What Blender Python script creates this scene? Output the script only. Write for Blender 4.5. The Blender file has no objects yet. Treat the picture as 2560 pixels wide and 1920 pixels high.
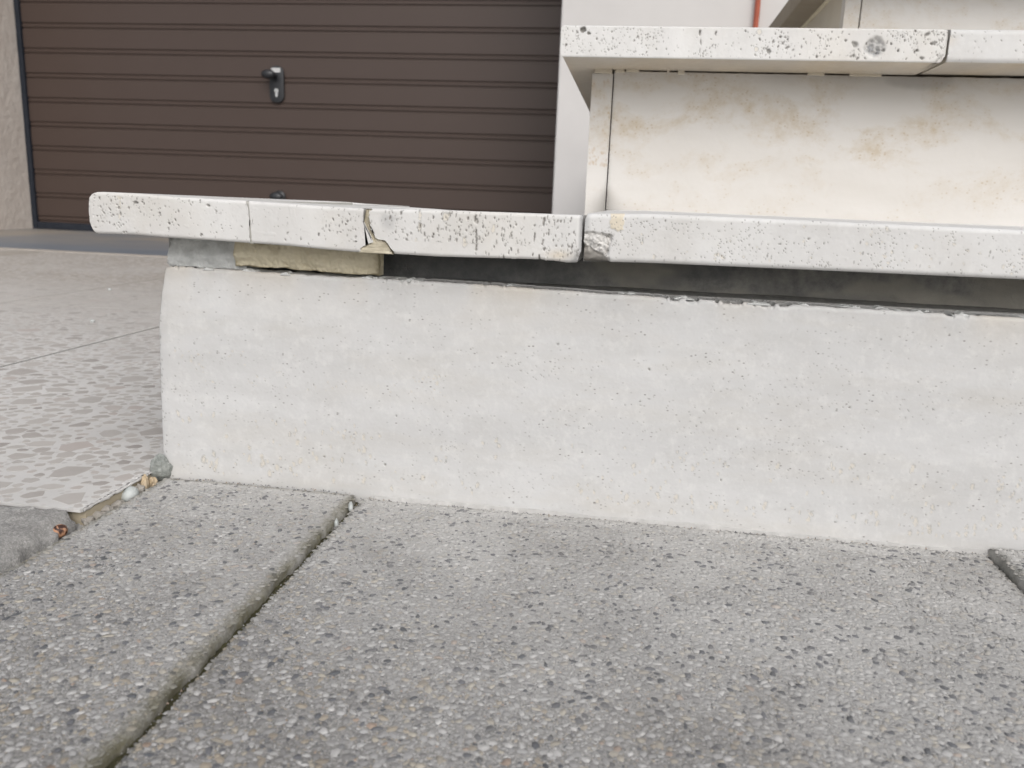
import bpy, bmesh, math, random
import numpy as np
from mathutils import Matrix, Vector

sc = bpy.context.scene
COL = sc.collection
# ------------------------------------------------------------------ camera
cam_d = bpy.data.cameras.new('camera'); cam = bpy.data.objects.new('camera', cam_d); COL.objects.link(cam)
cam_d.sensor_width = 36.0; cam_d.lens = 28.92; cam_d.clip_start = 0.02; cam_d.clip_end = 400
RT, DN, FW = (.9886, .1455, .0384), (.0687, -.2090, -.9755), (-.1339, .9670, -.2166)
cam.matrix_world = Matrix(((RT[0], -DN[0], -FW[0], 0.0), (RT[1], -DN[1], -FW[1], 0.0),
                           (RT[2], -DN[2], -FW[2], 0.21), (0, 0, 0, 1)))
cam_d.dof.use_dof = True; cam_d.dof.focus_distance = 0.56; cam_d.dof.aperture_fstop = 15.0
sc.camera = cam
# ------------------------------------------------------------------ sky, sun, exposure (bright overcast)
SUN = Vector((.28, -.76, .70)).normalized()
w = bpy.data.worlds.new('World'); sc.world = w; w.use_nodes = True
wn = w.node_tree.nodes; wl = w.node_tree.links
sky = wn.new('ShaderNodeTexSky'); sky.sky_type = 'NISHITA'; sky.sun_disc = False
sky.sun_elevation = math.asin(SUN.z); sky.sun_rotation = math.atan2(SUN.x, SUN.y)
sky.dust_density = 4.0; sky.air_density = 1.0; sky.ozone_density = 1.0
hs = wn.new('ShaderNodeHueSaturation'); hs.inputs['Saturation'].default_value = 0.30
wl.new(sky.outputs[0], hs.inputs['Color']); wl.new(hs.outputs[0], wn['Background'].inputs['Color'])
wn['Background'].inputs['Strength'].default_value = 0.125
sd = bpy.data.lights.new('sun', 'SUN'); so = bpy.data.objects.new('sun', sd); COL.objects.link(so)
sd.energy = 0.6; sd.angle = math.radians(60); sd.color = (1.0, .985, .965)
so.rotation_euler = (-SUN).to_track_quat('-Z', 'Y').to_euler()
sc.view_settings.view_transform = 'Standard'; sc.view_settings.look = 'None'
sc.view_settings.gamma = 1.0; sc.view_settings.use_curve_mapping = False
sc.view_settings.exposure = 0.34

# ------------------------------------------------------------------ helpers: numpy noise
def _h(i, j, s):
    n = (i.astype(np.int64) * 374761393 + j.astype(np.int64) * 668265263 + s * 1274126177) & 0xffffffff
    n = ((n ^ (n >> 13)) * 1274126177) & 0xffffffff
    return ((n ^ (n >> 16)) & 0xffff) / 65535.0
def vn(x, y, s=0):
    x = np.asarray(x, float); y = np.asarray(y, float) + 0 * x; x = x + 0 * y
    i = np.floor(x); j = np.floor(y); a = x - i; b = y - j
    a = a * a * (3 - 2 * a); b = b * b * (3 - 2 * b)
    return ((_h(i, j, s) * (1 - a) + _h(i + 1, j, s) * a) * (1 - b) + (_h(i, j + 1, s) * (1 - a) + _h(i + 1, j + 1, s) * a) * b) * 2 - 1
def fbm(x, y, s=0, o=4):
    t = 0; a = .5
    for k in range(o):
        t = t + a * vn(x * 2 ** k, np.asarray(y) * 2 ** k, s + 17 * k); a *= .5
    return t
def sstep(a, b, x):
    t = np.clip((x - a) / (b - a), 0, 1); return t * t * (3 - 2 * t)
def poly(pts):
    p = np.array(sorted(pts)); return lambda x: np.interp(x, p[:, 0], p[:, 1])

# ------------------------------------------------------------------ helpers: objects
def link(name, me, mat=None, parent=None, loc=None, kind=None, label=None, cat=None, group=None):
    o = bpy.data.objects.new(name, me); COL.objects.link(o)
    if mat is not None: me.materials.append(mat)
    if parent is not None: o.parent = parent
    if loc is not None: o.location = loc
    for k, v in (('kind', kind), ('label', label), ('category', cat), ('group', group)):
        if v: o[k] = v
    return o
def empty(name, loc=(0, 0, 0), **kw):
    return link(name, None, loc=loc, **kw)
def np_mesh(name, V, F, smooth=True, attrs=None):
    me = bpy.data.meshes.new(name)
    F = np.asarray(F); k = F.shape[1]; V = np.asarray(V, np.float32)
    me.vertices.add(len(V)); me.vertices.foreach_set('co', V.ravel())
    me.loops.add(F.size); me.loops.foreach_set('vertex_index', F.ravel().astype(np.int32))
    me.polygons.add(len(F)); me.polygons.foreach_set('loop_start', np.arange(0, F.size, k, dtype=np.int32))
    me.polygons.foreach_set('loop_total', np.full(len(F), k, np.int32))
    me.polygons.foreach_set('use_smooth', np.full(len(F), smooth))
    me.update(calc_edges=True)
    for n, a in (attrs or {}).items():
        if a.ndim == 1:
            t = me.attributes.new(n, 'FLOAT', 'POINT'); t.data.foreach_set('value', a.astype(np.float32))
        else:
            t = me.attributes.new(n, 'FLOAT_COLOR', 'POINT')
            t.data.foreach_set('color', np.c_[a, np.ones(len(a))].astype(np.float32).ravel())
    return me
def bm_mesh(name, bm, smooth=False):
    me = bpy.data.meshes.new(name); bmesh.ops.recalc_face_normals(bm, faces=bm.faces); bm.to_mesh(me); bm.free()
    if smooth:
        for p in me.polygons: p.use_smooth = True
    return me
def box_bm(lo, hi, bev=0.0, seg=2, bm=None):
    b = bm or bmesh.new(); n0 = len(b.verts)
    g = bmesh.ops.create_cube(b, size=1.0)
    c = [(lo[i] + hi[i]) / 2 for i in range(3)]; s = [hi[i] - lo[i] for i in range(3)]
    for v in g['verts']: v.co = Vector([v.co[i] * s[i] + c[i] for i in range(3)])
    if bev:
        es = list({e for v in g['verts'] for e in v.link_edges})
        bmesh.ops.bevel(b, geom=es, offset=bev, segments=seg, profile=.5, affect='EDGES')
    return b
def box(name, lo, hi, mat, parent=None, bev=0.0, **kw):
    return link(name, bm_mesh(name, box_bm(lo, hi, bev), False), mat, parent, **kw)

# ------------------------------------------------------------------ helpers: materials
class G:
    def __init__(s, name, rough=.7, spec=.4):
        s.m = bpy.data.materials.new(name); s.m.use_nodes = True
        s.t = s.m.node_tree; s.b = s.t.nodes['Principled BSDF']
        s.b.inputs['Roughness'].default_value = rough; s.b.inputs['Specular IOR Level'].default_value = spec
        s.co = s.t.nodes.new('ShaderNodeTexCoord').outputs['Object']
    def put(s, sock, v):
        if hasattr(v, 'node'): s.t.links.new(v, sock)
        elif v is not None:
            if sock.type == 'RGBA' and len(v) == 3: v = (*v, 1)
            sock.default_value = v
    def map(s, scale=(1, 1, 1), src=None):
        n = s.t.nodes.new('ShaderNodeVectorMath'); n.operation = 'MULTIPLY'; s.put(n.inputs[0], src or s.co); n.inputs[1].default_value = scale
        return n.outputs[0]
    def noise(s, scale, detail=4, rough=.55, vec=None, out='Fac', dist=0):
        n = s.t.nodes.new('ShaderNodeTexNoise'); n.inputs['Scale'].default_value = scale; n.inputs['Detail'].default_value = detail
        n.inputs['Roughness'].default_value = rough; n.inputs['Distortion'].default_value = dist; s.put(n.inputs['Vector'], vec or s.co)
        return n.outputs[out]
    def vor(s, scale, out='Distance', vec=None, feat='F1', rnd=1.0):
        n = s.t.nodes.new('ShaderNodeTexVoronoi'); n.feature = feat; n.inputs['Scale'].default_value = scale
        n.inputs['Randomness'].default_value = rnd; s.put(n.inputs['Vector'], vec or s.co); return n.outputs[out]
    def ramp(s, f, *st):
        n = s.t.nodes.new('ShaderNodeValToRGB'); e = n.color_ramp.elements
        while len(e) < len(st): e.new(.5)
        for el, (p, c) in zip(e, st):
            el.position = p; el.color = (c, c, c, 1) if not hasattr(c, '__len__') else (*c, 1)
        s.put(n.inputs[0], f); return n.outputs[0]
    def mix(s, f, a, b, mode='MIX'):
        n = s.t.nodes.new('ShaderNodeMix'); n.data_type = 'RGBA'; n.blend_type = mode
        s.put(n.inputs[0], f); s.put(n.inputs[6], a); s.put(n.inputs[7], b); return n.outputs[2]
    def math(s, op, a, b=None, clamp=False):
        n = s.t.nodes.new('ShaderNodeMath'); n.operation = op; n.use_clamp = clamp; s.put(n.inputs[0], a); s.put(n.inputs[1], b); return n.outputs[0]
    def attr(s, name, out='Fac'):
        n = s.t.nodes.new('ShaderNodeAttribute'); n.attribute_name = name; return n.outputs[out]
    def sep(s, v=None):
        n = s.t.nodes.new('ShaderNodeSeparateXYZ'); s.put(n.inputs[0], v or s.co); return n.outputs
    def bump(s, h, strength=.3, dist=.001):
        n = s.t.nodes.new('ShaderNodeBump'); n.inputs['Strength'].default_value = strength; n.inputs['Distance'].default_value = dist
        s.put(n.inputs['Height'], h); prev = s.b.inputs['Normal']
        if prev.is_linked: s.t.links.new(prev.links[0].from_socket, n.inputs['Normal'])
        s.t.links.new(n.outputs[0], prev)
    def col(s, c): s.put(s.b.inputs['Base Color'], c)
    def rough(s, r): s.put(s.b.inputs['Roughness'], r)

def travertine(name, c1, c2, grain='x', warm=(.60, .50, .36), warm_amt=.0, speck=1.0):
    g = G(name, .62, .35)
    vec = g.map((3, 20, 26) if grain == 'x' else (26, 20, 4))
    c = g.mix(g.ramp(g.noise(1.0, 5, .6, vec), (.3, 0), (.72, 1)), c1, c2)
    c = g.mix(g.math('MULTIPLY', g.ramp(g.noise(14, 4, .6), (.42, 0), (.75, 1)), .35), c, (c1[0] * .9, c1[1] * .88, c1[2] * .86))
    if warm_amt:
        c = g.mix(g.math('MULTIPLY', g.ramp(g.noise(11, 5, .65, g.map((.6, 1, 2.6)) if grain == 'x' else None), (.48, 0), (.70, 1)), warm_amt), c, warm)
    c = g.mix(g.math('MULTIPLY', g.ramp(g.noise(38, 6, .7, g.map((1, 1, 1.8)) if grain == 'x' else None), (.46, 0), (.66, 1)), .24 if grain == 'x' else .20), c, (c1[0] * .84, c1[1] * .83, c1[2] * .80))
    c = g.mix(g.math('MULTIPLY', g.ramp(g.noise(150, 4, .7), (.5, 0), (.68, 1)), .35), c, (.69, .685, .67))
    # fine dirt specks
    v2 = g.map((330, 330, 520) if grain == 'x' else (460, 330, 230))
    d = g.vor(1.0, 'Distance', v2); rnd = g.vor(1.0, 'Color', v2)
    sp = g.math('MULTIPLY', g.ramp(d, (.16, 1), (.34, 0)), g.ramp(g.sep(rnd)[0], (.76, 0), (.80, 1)))
    sp = g.math('MULTIPLY', sp, g.ramp(g.noise(34, 3, .6, g.map((1, 1, 2.4)) if grain == 'x' else g.map((2, 1, 1))), (.45, .0), (.62, .75 * speck)))
    c = g.mix(sp, c, (.20, .19, .18))
    # dirt held in the pits, mortar smears and stains carried by the mesh
    c = g.mix(g.attr('patch'), c, (.66, .58, .44))
    c = g.mix(g.attr('stain'), c, g.mix(g.noise(160, 3), (.50, .40, .27), (.66, .57, .43)))
    c = g.mix(g.attr('soot'), c, (.22, .225, .235))
    c = g.mix(g.attr('pit'), c, g.mix(g.noise(210, 2), (.10, .10, .098), (.30, .28, .25)))
    g.col(c)
    g.bump(g.noise(420, 4, .6), .14, .0005); g.bump(g.noise(60, 4, .6), .06, .001)
    return g.m
M_tread = travertine('travertine_tread', (.60, .592, .58), (.70, .693, .68), 'z', (.56, .51, .43), .32)
M_tread2 = travertine('travertine_tread_fine', (.585, .58, .572), (.67, .665, .657), 'z', (.55, .51, .45), .24, .9)
M_riser = travertine('travertine_riser', (.53, .529, .527), (.615, .614, .612), 'x', (.53, .50, .45), .38, 1.0)
def cream():
    g = G('cream_marble', .5, .4)
    c = g.mix(g.ramp(g.noise(1, 5, .6, g.map((4, 20, 16))), (.3, 0), (.7, 1)), (.56, .535, .50), (.63, .612, .588))
    z = g.sep()[2]
    band = g.ramp(g.math('MULTIPLY', z, 2.0), (.40, .25), (.58, 1), (.66, 1), (.70, .7))
    st = g.math('MULTIPLY', g.ramp(g.noise(13, 6, .68, g.map((1, 1, 1.6)), dist=.4), (.47, 0), (.66, 1)), band)
    c = g.mix(g.math('MULTIPLY', g.math('MULTIPLY', st, g.ramp(g.noise(90, 4, .7), (.36, .25), (.62, 1))), .82), c, (.46, .375, .26))
    d = g.vor(250, 'Distance', g.map((1, 1, 1.2))); rnd = g.sep(g.vor(250, 'Color', g.map((1, 1, 1.2))))[0]
    sp = g.math('MULTIPLY', g.math('MULTIPLY', g.ramp(d, (.12, 1), (.36, 0)), g.ramp(rnd, (.5, 0), (.54, 1))), g.ramp(g.noise(13, 6, .68, g.map((1, 1, 1.6)), dist=.4), (.48, 0), (.58, .8)))
    c = g.mix(g.math('MULTIPLY', sp, .8), c, (.42, .33, .22))
    c = g.mix(g.attr('soot'), c, (.27, .255, .235)); c = g.mix(g.attr('stain'), c, (.43, .30, .17)); g.col(c)
    g.bump(g.noise(260, 3), .12, .0006)
    return g.m
M_cream = cream()
def simple(name, c1, c2, sc_, rough=.8, bs=None, bd=.001, bstr=.5, spec=.3, detail=5):
    g = G(name, rough, spec); g.col(g.mix(g.ramp(g.noise(sc_, detail, .6), (.3, 0), (.7, 1)), c1, c2))
    if bs: g.bump(g.noise(bs, 5, .65), bstr, bd)
    return g.m
M_mortar_grey = simple('grey_mortar', (.50, .51, .50), (.70, .71, .70), 120, .9, 500, .0012, .6)
M_mortar_tan = simple('tan_mortar', (.60, .54, .40), (.72, .66, .51), 40, .85, 300, .0008, .4)
M_residue = simple('cement_residue', (.38, .372, .36), (.52, .51, .495), 120, .92, 500, .001, .5)
M_filler = simple('crack_mortar', (.38, .34, .25), (.58, .53, .42), 170, .85, 400, .0008, .5)
M_filler2 = simple('grey_crack_mortar', (.40, .39, .36), (.50, .49, .46), 90, .85, 400, .0008, .5)
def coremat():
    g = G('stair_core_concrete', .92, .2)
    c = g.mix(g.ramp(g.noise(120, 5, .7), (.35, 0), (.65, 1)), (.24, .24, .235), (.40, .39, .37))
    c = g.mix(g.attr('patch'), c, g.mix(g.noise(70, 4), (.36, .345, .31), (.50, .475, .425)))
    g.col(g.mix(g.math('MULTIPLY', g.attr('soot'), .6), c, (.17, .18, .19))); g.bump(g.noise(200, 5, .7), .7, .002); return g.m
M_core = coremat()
M_wall = simple('smooth_plaster', (.55, .535, .525), (.59, .575, .565), 5, .85, 180, .0006, .2)
M_rough_wall = simple('rough_plaster', (.56, .50, .45), (.64, .585, .535), 9, .9, 26, .012, .55)
M_side = simple('stair_side_render', (.52, .46, .36), (.60, .55, .46), 6, .8, 120, .0006, .2)
M_under = simple('tread_underside', (.26, .22, .165), (.34, .295, .23), 8, .85)
M_red = simple('red_pipe_plastic', (.50, .14, .09), (.55, .17, .115), 30, .5)
M_black = simple('black_plastic', (.018, .019, .022), (.026, .027, .031), 60, .38, 900, .0002, .3, .5)
M_seal = simple('door_rubber', (.012, .016, .024), (.022, .026, .036), 40, .6)
M_sill = simple('sill_concrete', (.12, .135, .16), (.25, .24, .225), 4, .55, 60, .002, .35)
M_edge = simple('sill_edging', (.34, .30, .26), (.44, .40, .36), 20, .8, 90, .001, .4)
M_ground = simple('asphalt', (.045, .045, .047), (.075, .073, .07), 60, .9, 300, .003, .6)
M_joint = simple('joint_grime', (.035, .032, .028), (.07, .064, .055), 60, .95)
M_kerb = simple('broken_concrete', (.30, .295, .285), (.47, .46, .445), 110, .92, 320, .002, .7)
M_screed = simple('tan_screed', (.36, .31, .225), (.48, .42, .32), 50, .9, 260, .001, .5)
def steel():
    g = G('brushed_steel', .35); g.b.inputs['Metallic'].default_value = .6; g.col((.62, .62, .62)); return g.m
M_steel = steel()
def sillmat():
    g = G('sill_concrete', .5, .4); y = g.sep()[1]
    sand = g.math('MULTIPLY', g.ramp(g.math('DIVIDE', y, 4.0), (.64, 0), (.74, 1)), g.ramp(g.noise(2.5, 5, .6), (.35, .2), (.6, 1)))
    c = g.mix(g.noise(6, 5), (.13, .15, .18), (.20, .215, .24)); g.col(g.mix(sand, c, (.30, .265, .225))); g.bump(g.noise(60, 4), .3, .002); return g.m
M_sill = sillmat()
def sticker():
    g = G('paper_label', .6); z = g.sep()
    ln = g.math('MULTIPLY', g.ramp(g.math('ABSOLUTE', z[2]), (.0012, 1), (.0018, 0)), g.ramp(g.noise(260, 2), (.36, 0), (.44, 1)))
    g.col(g.mix(g.math('MULTIPLY', ln, .6), (.62, .62, .62), (.12, .12, .12))); return g.m
M_sticker = sticker()
def door():
    g = G('brown_door_paint', .40, .38)
    g.col(g.mix(g.noise(2.2, 4), (.060, .041, .034), (.072, .051, .043)))
    g.rough(g.ramp(g.noise(3, 4), (.3, .34), (.7, .46))); g.bump(g.noise(900, 2), .06, .0003); return g.m
M_door = door()
def paving():
    g = G('washed_concrete', .92, .2)
    f = g.noise(520, 4, .7); c = g.mix(g.ramp(f, (.32, 0), (.68, 1)), (.11, .107, .102), (.27, .262, .25))
    BOUNCE_CEMENT = g.attr('bounce_cement'); c = g.mix(.0, c, g.mix(g.noise(300, 3), (.34, .335, .325), (.45, .445, .435)))
    gr = g.sep(g.vor(800, 'Color')); c = g.mix(.62, c, g.ramp(gr[0], (.0, (.10, .10, .105)), (.25, (.20, .195, .19)), (.6, (.33, .32, .305)), (.85, (.44, .43, .41)), (1., (.58, .57, .56))))
    c = g.mix(.35, c, g.ramp(g.sep(g.vor(1500, 'Color'))[1], (0, (.10, .10, .10)), (1, (.50, .49, .47))))
    c = g.mix(g.math('MULTIPLY', g.ramp(g.noise(9, 5, .65), (.42, 0), (.68, 1)), .5), c, (.13, .122, .11))
    c = g.mix(g.math('MULTIPLY', BOUNCE_CEMENT, .80, True), c, g.mix(g.noise(300, 3), (.40, .392, .38), (.55, .54, .525)))  # paler colour stands in for light near the riser, plus cement
    moss = g.math('MULTIPLY', g.attr('edge'), g.ramp(g.noise(55, 4, .65), (.34, .3), (.56, 1)))
    c = g.mix(g.math('MULTIPLY', moss, .88), c, g.mix(g.noise(300, 2), (.085, .078, .045), (.19, .175, .11)))
    g.col(c); g.bump(f, .6, .0009); g.bump(g.noise(1500, 2), .4, .0003); return g.m
M_pave = paving()
def aggregate():
    g = G('aggregate_pebbles', .62, .35)
    c = g.mix(g.ramp(g.noise(900, 3, .6), (.3, 0), (.7, 1)), g.attr('tint', 'Color'), (.30, .29, .28))
    n = g.mix(.16, g.attr('tint', 'Color'), c)
    n = g.mix(g.math('MULTIPLY', g.attr('bounce_cement'), .76, True), n, g.mix(g.noise(300, 3), (.40, .392, .38), (.54, .53, .515)))  # same painted light and cement on the pebbles
    moss = g.math('MULTIPLY', g.attr('edge'), g.ramp(g.noise(55, 4, .65), (.34, .25), (.56, .9)))
    n = g.mix(g.math('MULTIPLY', g.ramp(g.noise(9, 5, .65), (.46, 0), (.70, 1)), .30), n, (.15, .14, .13))
    g.col(g.mix(moss, n, (.135, .125, .08))); g.bump(g.noise(1800, 3), .25, .0003); return g.m
M_agg = aggregate()
M_moss = simple('moss_and_dirt', (.045, .042, .024), (.11, .105, .05), 160, .95, 500, .003, 1.0)
def terrazzo():
    g = G('terrazzo_matrix', .55, .4)
    c = g.mix(g.ramp(g.noise(9, 5, .6), (.3, 0), (.7, 1)), (.53, .52, .505), (.63, .62, .605))
    d = g.vor(170, 'Distance'); r = g.sep(g.vor(170, 'Color'))[0]
    chip = g.math('MULTIPLY', g.ramp(d, (.30, 1), (.40, 0)), g.ramp(r, (.35, 0), (.4, 1)))
    c = g.mix(g.math('MULTIPLY', chip, .7), c, g.mix(r, (.34, .32, .305), (.52, .50, .48)))
    y = g.sep()[1]     # sandy dirt washed down from the door sill
    dirt = g.math('MULTIPLY', g.ramp(g.math('DIVIDE', y, 2.4), (.36, 0), (.72, 1)), g.ramp(g.noise(3, 4), (.3, .55), (.6, .95)))
    c = g.mix(dirt, c, (.34, .305, .265))
    g.col(c); g.rough(g.ramp(g.noise(16, 4), (.3, .45), (.7, .7))); g.bump(g.noise(240, 4), .2, .0005); return g.m
M_terr = terrazzo()
def chipmat():
    g = G('terrazzo_chips', .5, .4)
    oi = g.t.nodes.new('ShaderNodeObjectInfo').outputs['Random']
    r = g.math('FRACT', g.math('ADD', oi, g.attr('rnd')))
    c = g.ramp(r, (.0, (.31, .285, .27)), (.15, (.39, .365, .345)), (.45, (.47, .445, .42)), (.7, (.415, .395, .375)), (.86, (.48, .455, .43)), (1, (.45, .405, .38)))
    g.col(g.mix(g.math('MULTIPLY', g.ramp(g.noise(60, 5, .7), (.35, 0), (.7, 1)), .4), c, (.50, .48, .46))); return g.m
M_chip = chipmat()

# ------------------------------------------------------------------ the stone slab builder
def gen_pits(rng, n, x0, x1, z0, z1, r=(.0004, .0010), el=(1, 2), ang=(-.4, .4), dens=None, depth=(.6, 1.3), kind='pit'):
    out = []
    while len(out) < n:
        x = rng.uniform(x0, x1); z = rng.uniform(z0, z1)
        if dens is not None and rng.random() > dens(x, z): continue
        q = .74 * (r[0] + (r[1] - r[0]) * rng.random() ** 2.6)
        out.append((x, z, q, q * rng.uniform(*el), rng.uniform(*ang), rng.uniform(*depth), kind))
    return out
def stone(name, xl, xr, top, bot, Yf, depth, res, mat, parent, pits=(), bev=.0025, extra=None, wave=.0002, seed=1, back_top=0.0, under=0.0, **kw):
    """slab seen from its front (-Y); xl/xr are edge functions of height, top/bot functions of x"""
    xm = float(xr(.5) - xl(.5)); h = float(top((xl(.5) + xr(.5)) / 2) - bot((xl(.5) + xr(.5)) / 2))
    nu = max(4, int(xm / res)); nv = max(4, int((h - 2 * bev) / res)); b = bev / h
    rows = [(1, depth), (1, depth * .5), (1, depth * .12), (1, bev * 1.5)]
    for k in range(6): a = k / 6 * math.pi / 2; rows.append((1 - b * (1 - math.cos(a)), bev * (1 - math.sin(a))))
    nf0 = len(rows)
    rows += [(1 - b - (1 - 2 * b) * k / nv, 0) for k in range(nv + 1)]
    for k in range(1, 7): a = k / 6 * math.pi / 2; rows.append((b * (1 - math.sin(a)), bev * (1 - math.cos(a))))
    nf1 = len(rows)
    rows += [(0, bev * 1.5), (0, depth * .12), (0, depth * .5), (0, depth)]
    T = np.array([q[0] for q in rows])[:, None]; YO = np.array([q[1] for q in rows])[:, None]
    u = np.linspace(0, 1, nu + 1)[None, :]
    X = xl(T) * (1 - u) + xr(T) * u; tp = top(X); bt = bot(X)
    Z = bt + T * (tp - bt) - back_top * np.clip(YO - 2 * bev, 0, 9) / depth; Y = Yf + YO + 0 * X
    wgt = np.zeros_like(T); wgt[4:nf1] = 1
    D = wave * fbm(X * 60, Z * 60, seed, 4) + .25 * wave * vn(X * 900, Z * 900, seed)
    A = {k: np.zeros_like(X) for k in ('pit', 'stain', 'soot', 'patch')}
    xc = X[len(rows) // 2]; zc = Z[:, nu // 2]
    R = max(3 * res, .003)
    for (px, pz, ra, rb, an, dp, kd) in pits:
        m = max(ra, rb) * 1.7 + res
        i0, i1 = np.searchsorted(xc, px - m - .002), np.searchsorted(xc, px + m + .002)
        j = np.where(np.abs(zc - pz) < m + .003)[0]
        if i1 - i0 < 1 or len(j) < 1: continue
        s = (slice(j[0], j[-1] + 1), slice(i0, i1))
        dx = X[s] - px; dz = Z[s] - pz; ca, sa = math.cos(an), math.sin(an)
        e = np.hypot((dx * ca + dz * sa) / ra, (dz * ca - dx * sa) / rb)
        e = e + .45 * vn(X[s] / (ra * .9), Z[s] / (ra * 1.2), int(px * 1e5) & 1023)
        if kd == 'pit':
            q = 1 - sstep(.42, 1.0, e); D[s] = np.maximum(D[s], q * dp * min(ra, rb) * 1.2); A['pit'][s] = np.maximum(A['pit'][s], q * min(1, .35 + .55 * dp))
        elif kd == 'oval':
            q = 1 - sstep(.7, 1., e); A['patch'][s] = np.maximum(A['patch'][s], q * .35)
            rg = sstep(.75, .95, e) * (1 - sstep(1.0, 1.25, e)); A['pit'][s] = np.maximum(A['pit'][s], rg * .38 * dp); D[s] += q * .0001
        elif kd == 'stain':
            A['stain'][s] = np.maximum(A['stain'][s], (1 - sstep(.5, 1.2, e)) * .6 * dp)
    if extra is not None: extra(X, Z, D, A)
    Y = Y + D * wgt
    for k in A: A[k] = A[k] * wgt
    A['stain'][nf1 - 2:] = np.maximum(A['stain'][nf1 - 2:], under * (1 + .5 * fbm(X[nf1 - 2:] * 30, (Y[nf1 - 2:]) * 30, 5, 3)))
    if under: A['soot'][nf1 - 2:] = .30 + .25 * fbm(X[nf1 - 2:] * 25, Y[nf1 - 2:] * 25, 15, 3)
    n = nu + 1; nr = len(rows)
    V = np.stack([X, Y, Z], -1).reshape(-1, 3)
    i = np.arange(nu)[None, :]; j = np.arange(nr - 1)[:, None]; a = j * n + i
    F = np.stack([a, a + n, a + n + 1, a + 1], -1).reshape(-1, 4)
    jb = np.arange(nu); bk = np.stack([jb, jb + 1, (nr - 1) * n + jb + 1, (nr - 1) * n + jb], -1)
    # end caps: strips closing the profile against the back edge
    half = nr // 2; cap = []
    for e, flip in ((0, 0), (nu, 1)):
        for k in range(half):
            q = [k * n + e, (k + 1) * n + e, (nr - 2 - k) * n + e, (nr - 1 - k) * n + e]
            if k + 1 < nr - 2 - k: cap.append(q[::-1] if not flip else q)
    F = np.concatenate([F, bk[:, ::-1], np.array(cap)])[:, ::-1]
    F = F[:, ::-1]
    me = np_mesh(name, V, F, True, {k: v.ravel() for k, v in A.items()})
    ncap = len(cap) + len(bk)
    sm = np.ones(len(F), bool); sm[-ncap:] = False; me.polygons.foreach_set('use_smooth', sm)
    return link(name, me, mat, parent, **kw)
K = lambda v: (lambda t: v + 0 * np.asarray(t, float))
def jag(base, amp, fr, seed):
    return lambda t: base(t) + amp * fbm(np.asarray(t, float) * fr, 0.3, seed, 4)
RNG = random.Random(7)

# ================================================================== SETTING: ground
gm = bpy.data.meshes.new('ground'); gm.from_pydata([(-60, -60, -.06), (60, -60, -.06), (60, 60, -.06), (-60, 60, -.06)], [], [(0, 1, 2, 3)])
link('ground', gm, M_ground, kind='structure')

# ------------------------------------------------------------------ pavement of washed-concrete slabs
pavement = box('pavement', (-.9, -1.2, -.058), (1.6, .56, -.045), M_moss, kind='structure')
def slab_surface(W, L, seed, r=.005):
    def s(x, y):
        d = np.minimum(np.minimum(x, W - x), np.minimum(y, L - y))
        d = d + .0012 * fbm(x * 90, y * 90, seed + 3, 3)
        e = np.clip(d / r, 0, 1); drop = r * .75 * (1 - np.sqrt(np.clip(1 - (1 - e) ** 2, 0, 1)))
        return .0009 * fbm(x * 14, y * 14, seed, 3) - drop, np.clip(1 - d / .008, 0, 1)
    return s
PAL = .80 * np.array([(.36, .355, .35), (.28, .275, .27), (.46, .455, .45), (.56, .55, .54), (.38, .33, .26), (.44, .40, .33), (.10, .107, .12), (.15, .155, .17), (.40, .30, .23), (.20, .20, .205)])
PW = np.array([.20, .18, .17, .11, .10, .09, .035, .045, .02, .05])
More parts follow.
